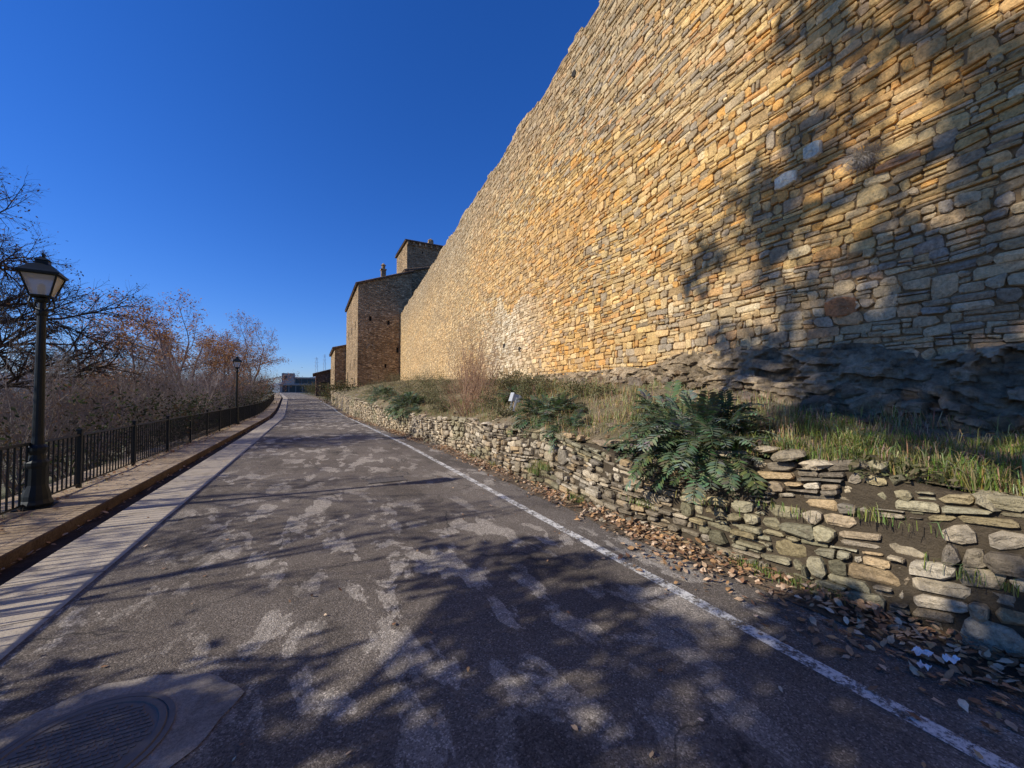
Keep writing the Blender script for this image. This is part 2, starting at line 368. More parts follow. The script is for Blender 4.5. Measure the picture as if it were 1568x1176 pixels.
def wallstone(mb,y,z,w,h,d,col,sd):
    r=random.Random(sd); n=10; vs=[]
    for ring,(f,dd) in enumerate([(1.0,.08),(1.0,-d*.7),(.86,-d),(.0,-d*1.05)]):
        for k in range(n):
            a=2*math.pi*k/n; sq=1/max(abs(math.cos(a)),abs(math.sin(a)))**.8; jj=1+.10*nz(math.cos(a)*2+sd,math.sin(a)*2)
            vs.append((bigX(y)+dd+.008*r.uniform(-1,1),y+f*jj*w/2*math.cos(a)*sq,z+f*jj*h/2*math.sin(a)*sq))
    mb.add(vs,[(i*n+k,i*n+(k+1)%n,(i+1)*n+(k+1)%n,(i+1)*n+k) for i in range(3) for k in range(n)],col)
wallstone(mb,3.15,4.78,.30,.22,.06,(.80,.68,.46),1); wallstone(mb,2.78,5.0,.22,.24,.08,(.80,.68,.46),2); wallstone(mb,2.5,2.75,.36,.26,.03,(.45,.20,.08),3); wallstone(mb,1.9,4.35,.4,.1,.05,(.5,.26,.12),4)
mb.obj("projecting_blocks",[STONE],parent=bigE)
mb=MB()
for (y,z) in [(9.0,11.0),(14.5,3.6),(12.9,3.3)]: 
    vs=[];x=bigX(y)-.026
    for k in range(9): a=k*2*math.pi/9; rr=(.10+.05*nz(k*1.7,y)); vs.append((x-rr*math.cos(a)*.08,y+rr*math.cos(a),z+rr*math.sin(a)))
    mb.add(vs,[tuple(range(9))])
mb.obj("putlog_holes",[DARK],parent=bigE)
pts=[(lowX(y),y) for y in [-12+.5*i for i in range(0,132)]]
cum=[0]
for i in range(1,len(pts)): cum.append(cum[-1]+math.dist(pts[i],pts[i-1]))
cx_=np.array(cum);px_=np.array([p[0] for p in pts]);py_=np.array([p[1] for p in pts])
def plow(s):
    x=float(np.interp(s,cx_,px_));y=float(np.interp(s,cx_,py_))
    x2=float(np.interp(s+.3,cx_,px_));y2=float(np.interp(s+.3,cx_,py_)); dx,dy=x2-x,y2-y; l=math.hypot(dx,dy) or 1
    if l<.1: dx,dy,l=0,1,1
    b=.08*nz(s*.6,7)
    return (x+b,y,-dy/l,dx/l)
def ylow(s): return float(np.interp(s,cx_,py_))
def collow(r,s,z):
    pal=[(.34,.275,.185),(.41,.33,.215),(.27,.22,.155),(.48,.39,.265),(.39,.295,.185),(.31,.26,.19),(.45,.32,.175),(.21,.17,.12),(.50,.42,.30)]
    c=r.choice(pal); v=r.uniform(.7,1.2)
    y=ylow(s)
    if y>9: c=mixc(c,(.60,.48,.31),.5)
    if nz(s*.7,z*1.5,8)>.18: c=mixc(c,(.22,.21,.11),.5)
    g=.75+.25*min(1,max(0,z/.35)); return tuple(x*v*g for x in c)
lowE=empty("retaining_wall")
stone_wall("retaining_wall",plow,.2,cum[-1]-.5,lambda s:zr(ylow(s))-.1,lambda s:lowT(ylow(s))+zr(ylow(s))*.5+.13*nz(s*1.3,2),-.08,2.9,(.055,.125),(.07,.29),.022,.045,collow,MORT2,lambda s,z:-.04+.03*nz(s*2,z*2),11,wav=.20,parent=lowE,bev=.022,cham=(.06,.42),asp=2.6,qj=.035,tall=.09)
def blob(mb,c,sx,sy,sz,r,col,rot,jag=.25):
    vs=[];fs=[];n=9;rings=[(.0,-1),(.75,-.8),(1,-.2),(.95,.45),(.6,.9),(0,1)]
    sd=r.random()*50
    cr,sr=math.cos(rot),math.sin(rot); tlx=r.uniform(-.2,.2);tly=r.uniform(-.2,.2)
    for i,(rr,zz) in enumerate(rings):
        for k in range(n):
            a=2*math.pi*k/n; ca,sa=math.cos(a),math.sin(a)
            sq=1/max(abs(ca),abs(sa))**.65
            f=1+jag*nz(ca*1.5+sd,sa*1.5,zz)+r.uniform(-.09,.09)
            x=rr*ca*sq*sx*f;y=rr*sa*sq*sy*f
            vs.append((c[0]+x*cr-y*sr,c[1]+x*sr+y*cr,c[2]+zz*sz*(1+.35*nz(ca+sd,sa,5))+x*tlx+y*tly))
    for i in range(5):
        for k in range(n):
            k2=(k+1)%n; fs.append((i*n+k,i*n+k2,(i+1)*n+k2,(i+1)*n+k))
    mb.add(vs,fs,col)
mb=MB(); y=-9
while y<32:
    l=R.uniform(.07,.24); z=lowT(y)+zr(y)*.5
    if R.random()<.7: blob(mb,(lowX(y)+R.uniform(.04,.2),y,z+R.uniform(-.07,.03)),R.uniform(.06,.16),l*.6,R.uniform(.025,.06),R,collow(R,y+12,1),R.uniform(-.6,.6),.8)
    if R.random()<.4: blob(mb,(lowX(y)+R.uniform(.3,.8),y,z+R.uniform(-.02,.04)),R.uniform(.05,.13),l*.5,R.uniform(.03,.06),R,collow(R,y+12,1),R.uniform(0,3),.8)
    y+=l*1.15
for i in range(120):
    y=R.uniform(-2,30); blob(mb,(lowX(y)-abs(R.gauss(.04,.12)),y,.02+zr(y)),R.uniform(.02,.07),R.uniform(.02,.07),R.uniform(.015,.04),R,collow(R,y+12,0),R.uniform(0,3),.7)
mb.obj("capstones",[STONE],parent=lowE)
# terrace
def terz(y,v):
    lt=lowT(y)+zr(y)*.5-.03; bz=max(baseZ(y),lt+.1); e=v**.85
    return lt+(bz-lt)*e
def tx(y,v): return lowX(y)+.04+(bigX(y)+.1-lowX(y)-.04)*v
def tpos(y,v):
    x=tx(y,v); return (x,y,terz(y,v)+(.13*nz(x*1.1,y*1.1)+.05*nz(x*3.4,y*3.4)+.02*nz(x*9,y*9))*min(1,v*6))
mb=MB(); yy=[-12+.12*i for i in range(0,550)]; nv=36
vs=[tpos(y,i/nv) for y in yy for i in range(nv+1)]; n=nv+1
mb.add(vs,[(j*n+i,j*n+i+1,(j+1)*n+i+1,(j+1)*n+i) for j in range(len(yy)-1) for i in range(nv)])
mb.obj("terrace_ground",[TERRACE],True)
# bedrock footing: one faulted, stepped rock mass
RCK=m_attr("bedrock_rock",.97,.6,nscale=8,bump=.10)
def rc():
    c=R.choice([(.40,.30,.18),(.34,.255,.16),(.46,.36,.235),(.27,.21,.145),(.38,.255,.14)]); v=R.uniform(.8,1.2); return tuple(x*v for x in c)
mb=MB(); yy=[-9+.03*i for i in range(0,770)]; NP=56
rockH=lambda y:interp(y,[-9,0,2,3.5,6,8,12,14],[.8,.8,.78,.62,.32,.24,.14,-.2])*(1+.45*nz(y*.9,3))
rockD=lambda y:interp(y,[-9,2,6,9,14],[.70,.60,.40,.28,.1])
vs=[];cs=[]
for y in yy:
    hh=rockH(y);dd=rockD(y);bz=baseZ(y)
    for i in range(NP+1):
        t=i/NP; zz=bz-.2+(hh+.2)*t
        ty=y+.5*zz+.3*nz(y*1.3,zz*2); tz_=zz-.22*y+.16*nz(y*1.3,zz*1.8,3)
        lay=math.floor(tz_*9+.7*nz(y*1.7,2)); blk=math.floor(ty*4.2+lay*.37+.6*nz(lay*3.1,zz*2))
        cell=nz(lay*5.3+.3,blk*7.7+.1,1.5)+.35*nz(blk*3.3+.2,lay*9.1,7)
        out=dd*(1-t)**.9+.26*cell*(1-.45*t)+.07*nz(y*3,zz*4,4)+.06*abs(nz(y*8,zz*9,5))+.05*nz(y*17,zz*20,6)
        vs.append((bigX(y)-max(.0,out),y+.03*nz(y*9,zz*9),zz+.02*nz(y*7,zz*7,2)))
        g=1.08+.7*cell+.45*nz(y*2,zz*3,9)+.25*nz(y*9,zz*12,2); g=max(.3,g); cs.append((.42*g,.315*g,.19*g))
n=NP+1; mb.add(vs,[(j*n+i,j*n+i+1,(j+1)*n+i+1,(j+1)*n+i) for j in range(len(yy)-1) for i in range(n-1)],(.4,.3,.2)); mb.c=cs[:]
for i in range(160):
    y=R.uniform(-8,12); t=R.random()*.45; s=R.choice([.05,.09,.14])*R.uniform(.7,1.3)
    blob(mb,(bigX(y)-rockD(y)*(1-t)-.03,y,baseZ(y)-.12+rockH(y)*t),s*.7,s,s*R.uniform(.4,.8),R,rc(),R.uniform(-.4,.4),1.0)
mb.obj("bedrock_outcrop",[RCK])
mb=MB()
for i in range(260):
    y=R.uniform(-2,26); v=R.random()**.8*.95; p=tpos(y,v); s=R.uniform(.02,.09); blob(mb,p,s,s,s*.5,R,rc(),R.uniform(0,3),.7)
mb.obj("loose_rocks",[RCK])
# ---------------------------------------------------------------- vegetation
def grow(mb,rnd,p0,d0,L,r0,levels,li,tips,col,wob=.18,npt=5,sides=5,trop=0.0,rf=.55):
    d=Vector(d0).normalized(); p=Vector(p0); pts=[p.copy()]; dirs=[d.copy()]
    for i in range(npt):
        d=(d+Vector((rnd.gauss(0,wob),rnd.gauss(0,wob),rnd.gauss(0,wob)+trop))).normalized(); p=p+d*(L/npt); pts.append(p.copy()); dirs.append(d.copy())
    rads=[max(.0015,r0*(1-.75*i/npt)) for i in range(npt+1)]
    mb.tube(pts,rads,sides,col)
    if li>=len(levels): tips.append((pts[-1],dirs[-1])); tips.append((pts[len(pts)//2],dirs[-1])); return
    n,lr,ang,t0,tr=levels[li]
    for k in range(n):
        t=t0+(1-t0)*(k+rnd.random())/n; fi=t*npt; i=min(int(fi),npt-1); q=pts[i].lerp(pts[i+1],fi-i)
        dd=dirs[i]; ax=dd.cross(Vector((rnd.gauss(0,1),rnd.gauss(0,1),rnd.gauss(0,1))))
        if ax.length<1e-3: continue
        nd=Matrix.Rotation(ang*rnd.uniform(.6,1.25),3,ax.normalized())@dd
        grow(mb,rnd,q,nd,L*lr*rnd.uniform(.65,1.15)*(1.15-.45*t),max(.002,rads[i]*rf),levels,li+1,tips,col,wob*1.1 if li else max(.1,wob*1.1),4 if li==0 else 3,4 if li==0 else 3,tr,rf)
def leaves(mb,rnd,tips,n,size,cols,spread,mi=1):
    for _ in range(n):
        p,d=rnd.choice(tips); c=p+Vector((rnd.gauss(0,spread),rnd.gauss(0,spread),rnd.gauss(0,spread)))
        a=Vector((rnd.gauss(0,1),rnd.gauss(0,1),rnd.gauss(0,1))).normalized(); b=a.cross(Vector((rnd.gauss(0,1),rnd.gauss(0,1),rnd.gauss(0,1)))).normalized()
        s=size*rnd.uniform(.6,1.3); cc=rnd.choice(cols); v=rnd.uniform(.7,1.25)
        mb.add([(c-a*s)[:],(c+b*s*.45)[:],(c+a*s)[:],(c-b*s*.45)[:]],[(0,1,2,3)],tuple(x*v for x in cc),mi)
def place(name,me,loc,rot=0,sc=1.0):
    o=bpy.data.objects.new(name,me); o.location=loc; o.rotation_euler=(0,0,rot); o.scale=(sc,sc,sc) if not isinstance(sc,tuple) else sc; COL.objects.link(o); return o
def bare_tree_mesh(seed,Ht,r,levels,col,lf=0,lsize=.04,lcols=None,spread=.15,lean=(0,0),multi=1,trop=.02,wob=.10,keep=None,rf=.55):
    rnd=random.Random(seed); mb=MB(); tips=[]
    for k in range(multi):
        a=rnd.random()*6.28; t=.0 if multi==1 else rnd.uniform(.15,.6)
        grow(mb,rnd,(rnd.gauss(0,.15)*(multi>1),rnd.gauss(0,.15)*(multi>1),-.3),(lean[0]+math.cos(a)*t,lean[1]+math.sin(a)*t,1),Ht*(rnd.uniform(.75,1) if multi>1 else 1),r,levels,0,tips,col,wob,6,7,trop,rf)
    if keep: tips=[q for q in tips if keep(q[0])] or tips
    if lf: leaves(mb,rnd,tips,lf,lsize,lcols,spread)
    return mb.mesh("tree_mesh",[BARK,LEAF])
gb=(.26,.22,.185); pb=(.28,.225,.205); db=(.07,.058,.048)
shr=[bare_tree_mesh(20+i,3.6,.03,[(8,.5,.6,.2,.05),(7,.5,.6,.2,.04),(6,.5,.6,.2,.0)],[gb,pb,(.36,.30,.265),(.19,.155,.14)][i],multi=7,lf=[0,300,0,600][i],lsize=.035,lcols=[(.12,.11,.04),(.18,.11,.05)],spread=.15) for i in range(4)]
ora=[bare_tree_mesh(40+i,5.2,.10,[(9,.5,.85,.25,.06),(7,.5,.7,.25,.03),(7,.5,.65,.2,0),(4,.5,.6,.2,0)],(.18,.13,.105),lf=[3200,1900][i],lsize=.05,lcols=[(.44,.21,.08),(.32,.14,.06),(.48,.29,.12),(.25,.11,.06)],spread=.12) for i in range(2)]
rr=random.Random(99)
for i in range(64):
    y=8.5+i*.95+rr.uniform(-.8,.8); 
    if i<46: x=fenX(y)-rr.choice([1.6,2.6,4.2,6.5])-rr.random()*1.2; s=rr.uniform(.7,1.25)
    else: y=10+(i-46)*2.0; x=fenX(y)-rr.uniform(7,13); s=rr.uniform(1.1,1.6)
    s*=min(1.9,1+max(0,(-x-6))*.06)
    if y<11 and x>-6: x-=1.5
    place("bare_shrub",rr.choice(shr),(x,y,H(x,y)),rr.random()*6.28,(s,s,s*rr.uniform(.85,1.15)))
for (x,y,s,k) in [(-7.2,30,1.4,0),(-8.5,24,1.2,1),(-8,36,1.55,0),(-7.5,46,1.55,1),(-9.5,40,1.6,0),(-7,56,1.6,1),(-8.5,66,1.7,1),(-10,19,1.2,1),(-7.8,27,1.2,1),(-9,33,1.5,1),(-8,51,1.6,0),(-6.5,42,1.3,0),(-6.8,60,1.5,0)]:
    place("autumn_tree",ora[k],(x,y,H(x,y)),rr.random()*6.28,s)
big=bare_tree_mesh(5,8.2,.14,[(26,.36,1.25,.36,.0),(12,.5,.8,.12,-.04),(9,.5,.75,.15,-.07),(5,.55,.6,.2,-.05)],(.07,.056,.048),lf=8000,lsize=.035,lcols=[(.05,.055,.03),(.14,.08,.05),(.08,.055,.04)],spread=.06,wob=.03,trop=.03,rf=.6)
x,y=-8.2,15.4; place("bare_tree",big,(x,y,H(x,y)),1.0,1.02)
# trees standing left of and behind the viewpoint (their shade falls over the road and wall)
gl=[(.05,.07,.025),(.07,.09,.03)]
sh=bare_tree_mesh(61,6.1,.14,[(13,.46,1.05,.32,.03),(8,.5,.75,.25,.02),(6,.5,.7,.2,0)],db,lf=13500,lsize=.08,lcols=gl,spread=.12,keep=lambda p:p.z<6.6 and nz(p.x*.9,p.y*.9,p.z*.9)>-.10,rf=.75)
place("leafy_tree",sh,(-5.4,1.2,H(-5.4,1.2)),.4,1.0)
sh3=bare_tree_mesh(63,18.2,.36,[(17,.25,.95,.60,.02),(9,.5,.8,.25,.02),(6,.5,.7,.2,0)],db,lf=15000,lsize=.12,lcols=gl,spread=.16,wob=.02,trop=.0,lean=(0,.13),keep=lambda p:nz(p.x*.6,p.y*.6,p.z*.6)>-.05,rf=.8)
place("tall_leafy_tree",sh3,(-9.4,-.8,H(-9.4,-.8)),.0,1.0)
sh2=bare_tree_mesh(67,12.0,.2,[(11,.36,.95,.4,.05),(8,.5,.75,.25,.02),(6,.5,.7,.2,0)],db,lf=4000,lsize=.10,lcols=gl,spread=.15,wob=.05,keep=lambda p:nz(p.x*.8,p.y*.8,p.z*.8)>0,rf=.65)
place("leafy_tree",sh2,(-8,-5.2,H(-8,-5.2)),2.2,1.15)
sh4=bare_tree_mesh(68,6.4,.10,[(10,.45,.8,.3,.05),(6,.5,.7,.25,.02),(5,.5,.7,.2,0)],db,lf=700,lsize=.06,lcols=gl,spread=.1,wob=.05,rf=.65)
place("bare_tree",sh4,(-7.2,4.7,H(-7.2,4.7)),1.2,1.0)
place("bare_tree",sh4,(-9.6,8.6,H(-9.6,8.6)),3.0,1.25)
# pinnate-leaved bushes
def frond(mb,rnd,p,d,L,col):
    d=d.normalized(); n=9; q=p.copy(); side=d.cross(Vector((0,0,1)));
    if side.length<.05: side=Vector((1,0,0))
    side.normalize(); pts=[q.copy()]
    for i in range(n):
        d=(d+Vector((0,0,-.16))).normalized(); q=q+d*(L/n); pts.append(q.copy())
        up=side.cross(d).normalized(); ll=L*.34*math.sin(math.pi*(i+1.2)/(n+1.6))+.012
        for sg in (-1,1):
            lc=tuple(x*rnd.uniform(.75,1.25) for x in col)
            ld=(side*sg+d*.55+up*rnd.uniform(-.25,.25)).normalized(); w=d*(ll*.17)
            a=q;b=q+ld*ll*.35;c=q+ld*ll*.65;e=q+ld*ll-up*ll*.12
            mb.add([a[:],(b-w)[:],(b+ld*ll*.1)[:],(b+w*1.1)[:],(c-w*.8)[:],(c+w*.9)[:],e[:]],[(0,1,2,3),(2,1,4),(2,5,3),(2,4,6,5)],lc,0)
    mb.tube(pts,[.004]*len(pts),3,tuple(x*.9 for x in col))
def fern_bush(name,cx,cy,cz,rx,ry,rz,n,L,seed,cols,droop=0):
    rnd=random.Random(seed); mb=MB()
    for i in range(n):
        a=rnd.random()*6.28; e=rnd.uniform(-.35,1.2); d=Vector((math.cos(a)*math.cos(e),math.sin(a)*math.cos(e),math.sin(e)))
        f=rnd.uniform(.25,.75)*(1+.3*nz(d.x*2+seed,d.y*2,d.z*2)); p=Vector((cx+d.x*rx*f,cy+d.y*ry*f,cz+d.z*rz*f))
        if d.x<0 and droop: p.z-=droop*rnd.random(); p.x-=.1*rnd.random()
        frond(mb,rnd,p,(d+Vector((rnd.gauss(0,.2),rnd.gauss(0,.2),.35))),L*rnd.uniform(.6,1.3),rnd.choice(cols))
    for i in range(40):
        a=rnd.random()*6.28; f=rnd.uniform(.2,.8); q=Vector((cx+math.cos(a)*rx*f,cy+math.sin(a)*ry*f,cz+rnd.uniform(-.1,.6)*rz))
        mb.tube([Vector((cx+rnd.gauss(0,.05),cy+rnd.gauss(0,.1),cz-rz*.9)),q],[.008,.004],3,(.12,.12,.06))
    return mb.obj(name,[LEAF])
gc=[(.13,.17,.09),(.18,.22,.135),(.085,.12,.055),(.25,.29,.19),(.16,.175,.08)]
fern_bush("pinnate_bush",3.78,2.9,1.17,.52,1.1,.38,380,.29,1,gc,droop=.40)
fern_bush("pinnate_bush",4.3,6.6,1.14,.6,1.1,.40,230,.36,2,gc,.15)
fern_bush("pinnate_bush",3.85,5.3,1.0,.35,.5,.22,70,.26,8,gc,.25)
fern_bush("pinnate_bush",4.7,4.2,1.25,.4,.6,.25,80,.28,9,gc,.0)
fern_bush("pinnate_bush",5.0,9.4,1.35,.45,.7,.35,90,.34,10,gc,.0)
fern_bush("pinnate_bush",3.6,16.5,1.05,.7,3.0,.55,280,.44,3,gc,.2)
fern_bush("pinnate_bush",3.7,24,1.4,.8,2.8,.6,190,.44,4,gc,.15)
for (x,y,z,hh,sd) in [(4.3,11.2,.95,2.9,71),(4.9,12.0,1.2,2.2,72),(5.6,14.6,1.5,1.8,73),(4.0,10.4,.85,1.6,74)]:
    me=bare_tree_mesh(sd,hh,.015,[(7,.5,.4,.15,.06),(6,.5,.45,.2,.04)],(.34,.21,.13),multi=13); place("twiggy_bush",me,(x,y,z),0,1)
def scrub(name,lst,cols,size,seed):
    mb=MB(); rnd=random.Random(seed)
    for (x,y,r,h,n) in lst:
        a=(x-lowX(y)-.04)/(bigX(y)+.06-lowX(y)); z=tpos(y,min(.95,max(0,a)))[2]; tips=[]
        for k in range(34):
            q=Vector((x+rnd.gauss(0,r*.5),y+rnd.gauss(0,r*.7),z+h*rnd.random())); tips.append((q,q)); mb.tube([Vector((x,y,z-.05)),q],[.008,.003],3,(.15,.12,.08))
        leaves(mb,rnd,tips,n,size,cols,r*.14,0)
    mb.obj(name,[LEAF])
scrub("olive_green_scrub",[(5.0,8.6,.6,.5,2400),(5.6,9.8,.5,.45,1600),(4.4,9.3,.4,.35,1200),(5.9,11.5,.5,.5,1400),(5.2,16,.7,.6,1800),(4.2,15,.6,.5,1800),(6.3,14,.5,.4,1000),(4.6,20.5,.8,.6,1800),(6,22,.8,.7,1800),(3.9,13,.5,.4,1400),(5.2,6.0,.3,.2,600),(4.1,26,.8,.7,1800),(5.5,7.2,.4,.25,900),(4.0,8.0,.3,.2,700),(5.0,18,.7,.5,1500),(5.5,25,.9,.7,1500),(7,27,1,.8,1500),(4,30,.8,.8,1500),(6,34,1.2,1,1500),(3.75,1.2,.18,.1,350),(3.8,.2,.2,.12,350)],[(.18,.175,.08),(.13,.135,.06),(.27,.22,.12)],.028,21)
# grasses
def blades(mb,rnd,c,n,hgt,spread,cols,zf=None):
    for _ in range(n):
        x=c[0]+rnd.gauss(0,spread[0]);y=c[1]+rnd.gauss(0,spread[1]); z=(zf(x,y) if zf else c[2])
        if z is None: continue
        a=rnd.random()*6.28; h=hgt*rnd.uniform(.4,1.4); b=rnd.uniform(.2,1.0)*h; w=rnd.uniform(.0015,.003)+h*.005
        dx,dy=math.cos(a),math.sin(a); px,py=-dy*w,dx*w; cc=tuple(q*rnd.uniform(.7,1.3) for q in rnd.choice(cols))
        mb.add([(x-px,y-py,z-.02),(x+px,y+py,z-.02),(x+dx*b*.35+px*.8,y+dy*b*.35+py*.8,z+h*.6),(x+dx*b*.35-px*.8,y+dy*b*.35-py*.8,z+h*.6),(x+dx*b,y+dy*b,z+h*(.95-.5*b/h))],[(0,1,2,3),(3,2,4)],cc)
def tz(x,y):
    a=lowX(y)+.04; v=(x-a)/(bigX(y)+.1-a)
    if v<0 or v>.97: return None
    return tpos(y,v)[2]
gr=[(.22,.27,.06),(.16,.20,.045),(.29,.34,.10),(.42,.39,.18)]; dr=[(.58,.46,.25),(.47,.36,.19),(.30,.27,.11)]
rnd=random.Random(3); mb=MB()
for i in range(80):
    y=rnd.gauss(1.4,1.1); x=rnd.uniform(lowX(y)+.15,bigX(y)-.75); 
    blades(mb,rnd,(x,y,1),rnd.randint(30,120),rnd.uniform(.05,.19),(.06,.07),gr[:3] if rnd.random()<.3 else gr+dr+dr,tz)
for (x,y,n,h,sx,sy) in [(4.4,1.6,400,.2,.25,.3),(3.95,1.55,350,.24,.06,.08),(3.9,.9,300,.2,.1,.12),(5.0,3.2,400,.13,.4,.5),(4.6,5,400,.1,.5,.8),(3.85,.45,260,.22,.08,.12)]:
    blades(mb,rnd,(x,y,1),n,h,(sx,sy),gr,tz)
for i in range(24):
    y=rnd.uniform(0,3.2); blades(mb,rnd,(lowX(y)+.08,y,1),80,.19,(.03,.05),gr+dr[1:],tz)
mb.obj("green_grass",[LEAF])
mb=MB()
for i in range(700):
    y=rnd.uniform(-3,36) if i%2 else rnd.uniform(1,14); v=rnd.uniform(.02,.95); x=tx(y,v)
    blades(mb,rnd,(x,y,1),int(rnd.uniform(20,70)),rnd.uniform(.05,.24),(.08,.10),gr[:2]+dr+dr if rnd.random()<.4 else dr,tz)
for (x,y,n,h) in [(5.3,8.8,900,.4),(5.2,7.6,500,.3),(5.9,12,500,.3),(6.2,16,500,.35),(4.4,9.6,400,.3),(4.1,.2,300,.2)]:
    blades(mb,rnd,(x,y,1),n,h,(.3,.45),dr+[(.20,.22,.09)],tz)
mb.obj("dry_grass",[LEAF])
mb=MB()
for (y,z,n,h) in [(5.6,.35,160,.13),(5.9,.22,120,.12),(2.1,.03,160,.07),(1.7,.02,120,.08),(4.6,.05,80,.12),(1.25,.7,60,.1),(7.6,.04,90,.12),(2.6,.5,50,.08),(9,.03,90,.12),(.8,.45,60,.09),(3.4,.3,60,.08),(1.9,.62,40,.07)]:
    blades(mb,rnd,(lowX(y)-.06,y,z),n,h,(.035,.13),gr)
for i in range(160):
    y=rnd.uniform(5,60); blades(mb,rnd,(fenX(y)-.05,y,zr(y)+.12),14,.09,(.13,.2),dr+dr+[(.10,.13,.04)])
for i in range(30):
    y=rnd.uniform(5,30); blades(mb,rnd,(kerbX(y)-.45+rnd.gauss(0,.1),y,zr(y)+.13),8,.04,(.1,.2),dr)
mb.obj("wayside_weeds",[LEAF])
mb=MB(); 
for _ in range(420):
    a=rnd.random()*6.28; x0=bigX(2.2)-.02; c=Vector((x0,2.2+rnd.gauss(0,.05),4.5+rnd.gauss(0,.03)))
    e=c+Vector((-rnd.uniform(.05,.22),math.cos(a)*.22*rnd.random()**.5,math.sin(a)*.13+.02)); m=c.lerp(e,.5)+Vector((-.04,0,.05))
    mb.tube([c,m,e],[.002,.0018,.001],3,(.34,.29,.23))
mb.obj("dry_tuft",[BARK])
ivy=MB(); rnd=random.Random(12)
tips=[]
for i in range(26):
    y=rnd.uniform(8,40); x=fenX(y)-rnd.uniform(.3,2.5); 
    for k in range(10): tips.append((Vector((x+rnd.gauss(0,.3),y+rnd.gauss(0,.5),H(x,y)+rnd.uniform(.2,1.8))),Vector((0,0,1))))
leaves(ivy,rnd,tips,9000,.05,[(.045,.06,.025),(.06,.08,.03),(.12,.08,.045)],.22,0)
ivy.obj("ivy_undergrowth",[LEAF])
# leaf litter
mb=MB(); rnd=random.Random(8)
lc=[(.44,.26,.14),(.55,.37,.22),(.33,.17,.09),(.64,.46,.30),(.23,.13,.07),(.48,.27,.12)]
def leaf(x,y,z,s):
    a=rnd.random()*6.28; ca,sa=math.cos(a),math.sin(a); t1=rnd.gauss(0,.35);t2=rnd.gauss(0,.35); cu=rnd.uniform(.0,.5)
    P=[(-1,0),(-.55,-.42),(.1,-.5),(.45,-.25),(1.05,0),(.45,.25),(.1,.5),(-.55,.42)]; vs=[]
    for u,v in P:
        X=u*s;Y=v*s; zz=z+.004+s*.3*abs(t1)+s*.25*abs(t2)+X*t1+Y*t2+cu*abs(v)*s
        vs.append((x+X*ca-Y*sa,y+X*sa+Y*ca,max(zz,z+.002)))
    c=rnd.choice(lc);f=rnd.uniform(.65,1.25); mb.add(vs,[(0,1,7),(1,2,6,7),(2,3,5,6),(3,4,5)],tuple(q*f for q in c))
for _ in range(11000):
    y=-2+34*rnd.random()**1.6; t=abs(rnd.gauss(0,.22)); 
    dens=.35+1.1*nz(y*.9,3.3)+(.6 if y<3.5 else 0)
    if rnd.random()>dens: continue
    x=lowX(y)-.03-t*(1.5 if y<3 else .85); leaf(x,y,.012+max(0,.08-t*.25)*rnd.random(),rnd.uniform(.018,.040))
for _ in range(700):
    y=rnd.uniform(3,30); leaf(fenX(y)+rnd.gauss(.0,.14),y,.14,rnd.uniform(.02,.045))
for _ in range(160):
    y=.3+14*rnd.random()**1.5; leaf(rnd.uniform(-2.2,3.2),y,.004,rnd.uniform(.012,.024))
for _ in range(260):
    y=rnd.uniform(4,30); leaf(kerbX(y)+abs(rnd.gauss(0,.07)),y,.01,rnd.uniform(.02,.04))
for _ in range(1500):
    y=rnd.uniform(-1,20); v=rnd.random(); p=tpos(y,v); leaf(p[0],p[1],p[2],rnd.uniform(.02,.045))
mb.obj("fallen_leaves",[LITTER])
mb=MB()
for (x,y,s) in [(3.25,.95,.045),(3.32,.85,.035),(3.1,.9,.03)]:
    vs=[];N=7
    for i in range(N):
        for j in range(N):
            u=(i/(N-1)-.5)*2*s;v=(j/(N-1)-.5)*2*s; vs.append((x+u,y+v*.8,.06+.03*nz(u*40+x*9,v*40)))
    mb.add(vs,[(i*N+j,i*N+j+1,(i+1)*N+j+1,(i+1)*N+j) for i in range(N-1) for j in range(N-1)],(.75,.75,.74))
mb.obj("paper_litter",[m_attr("white_paper",.6,.05)])
# ---------------------------------------------------------------- street furniture
GLS=NT("lantern_glass"); GLS.color((.75,.70,.58)); GLS.b.inputs["Roughness"].default_value=.25; GLS.b.inputs["Transmission Weight"].default_value=.45
lm=MB()
lm.box((-.17,-.17,0),(.17,.17,.05)); lm.lathe([(.155,.05),(.165,.09),(.14,.14),(.135,.2),(.115,.28),(.10,.34),(.098,.56),(.11,.60),(.11,.64),(.085,.68),(.075,.74),(.095,.80),(.095,.84),(.065,.88),(.055,.98),(.052,1.5),(.048,2.1),(.043,2.62),(.06,2.65),(.06,2.69),(.042,2.72),(.038,2.80),(.07,2.83),(.075,2.86),(.03,2.88)],14)
for k in range(4):
    a=k*math.pi/2+math.pi/4; pts=[Vector((math.cos(a)*r_,math.sin(a)*r_,z_)) for r_,z_ in [(.04,2.70),(.11,2.74),(.13,2.80),(.105,2.90)]]; lm.tube(pts,[.012]*4,5)
zb_,zt_=2.89,3.18; rb_,rt_=.13,.235
for k in range(4):
    a=k*math.pi/2+math.pi/4; c,s=math.cos(a),math.sin(a); a2=a+math.pi/2;c2,s2=math.cos(a2),math.sin(a2)
    lm.tube([Vector((c*rb_,s*rb_,zb_)),Vector((c*rt_,s*rt_,zt_))],[.012,.012],4)
    for z_,r_ in ((zb_,rb_),(zt_,rt_)): lm.tube([Vector((c*r_,s*r_,z_)),Vector((c2*r_,s2*r_,z_))],[.014,.014],4)
    e=.012; lm.add([(c*(rb_-e),s*(rb_-e),zb_+.01),(c2*(rb_-e),s2*(rb_-e),zb_+.01),(c2*(rt_-e),s2*(rt_-e),zt_-.01),(c*(rt_-e),s*(rt_-e),zt_-.01)],[(0,1,2,3)],(1,1,1),1)
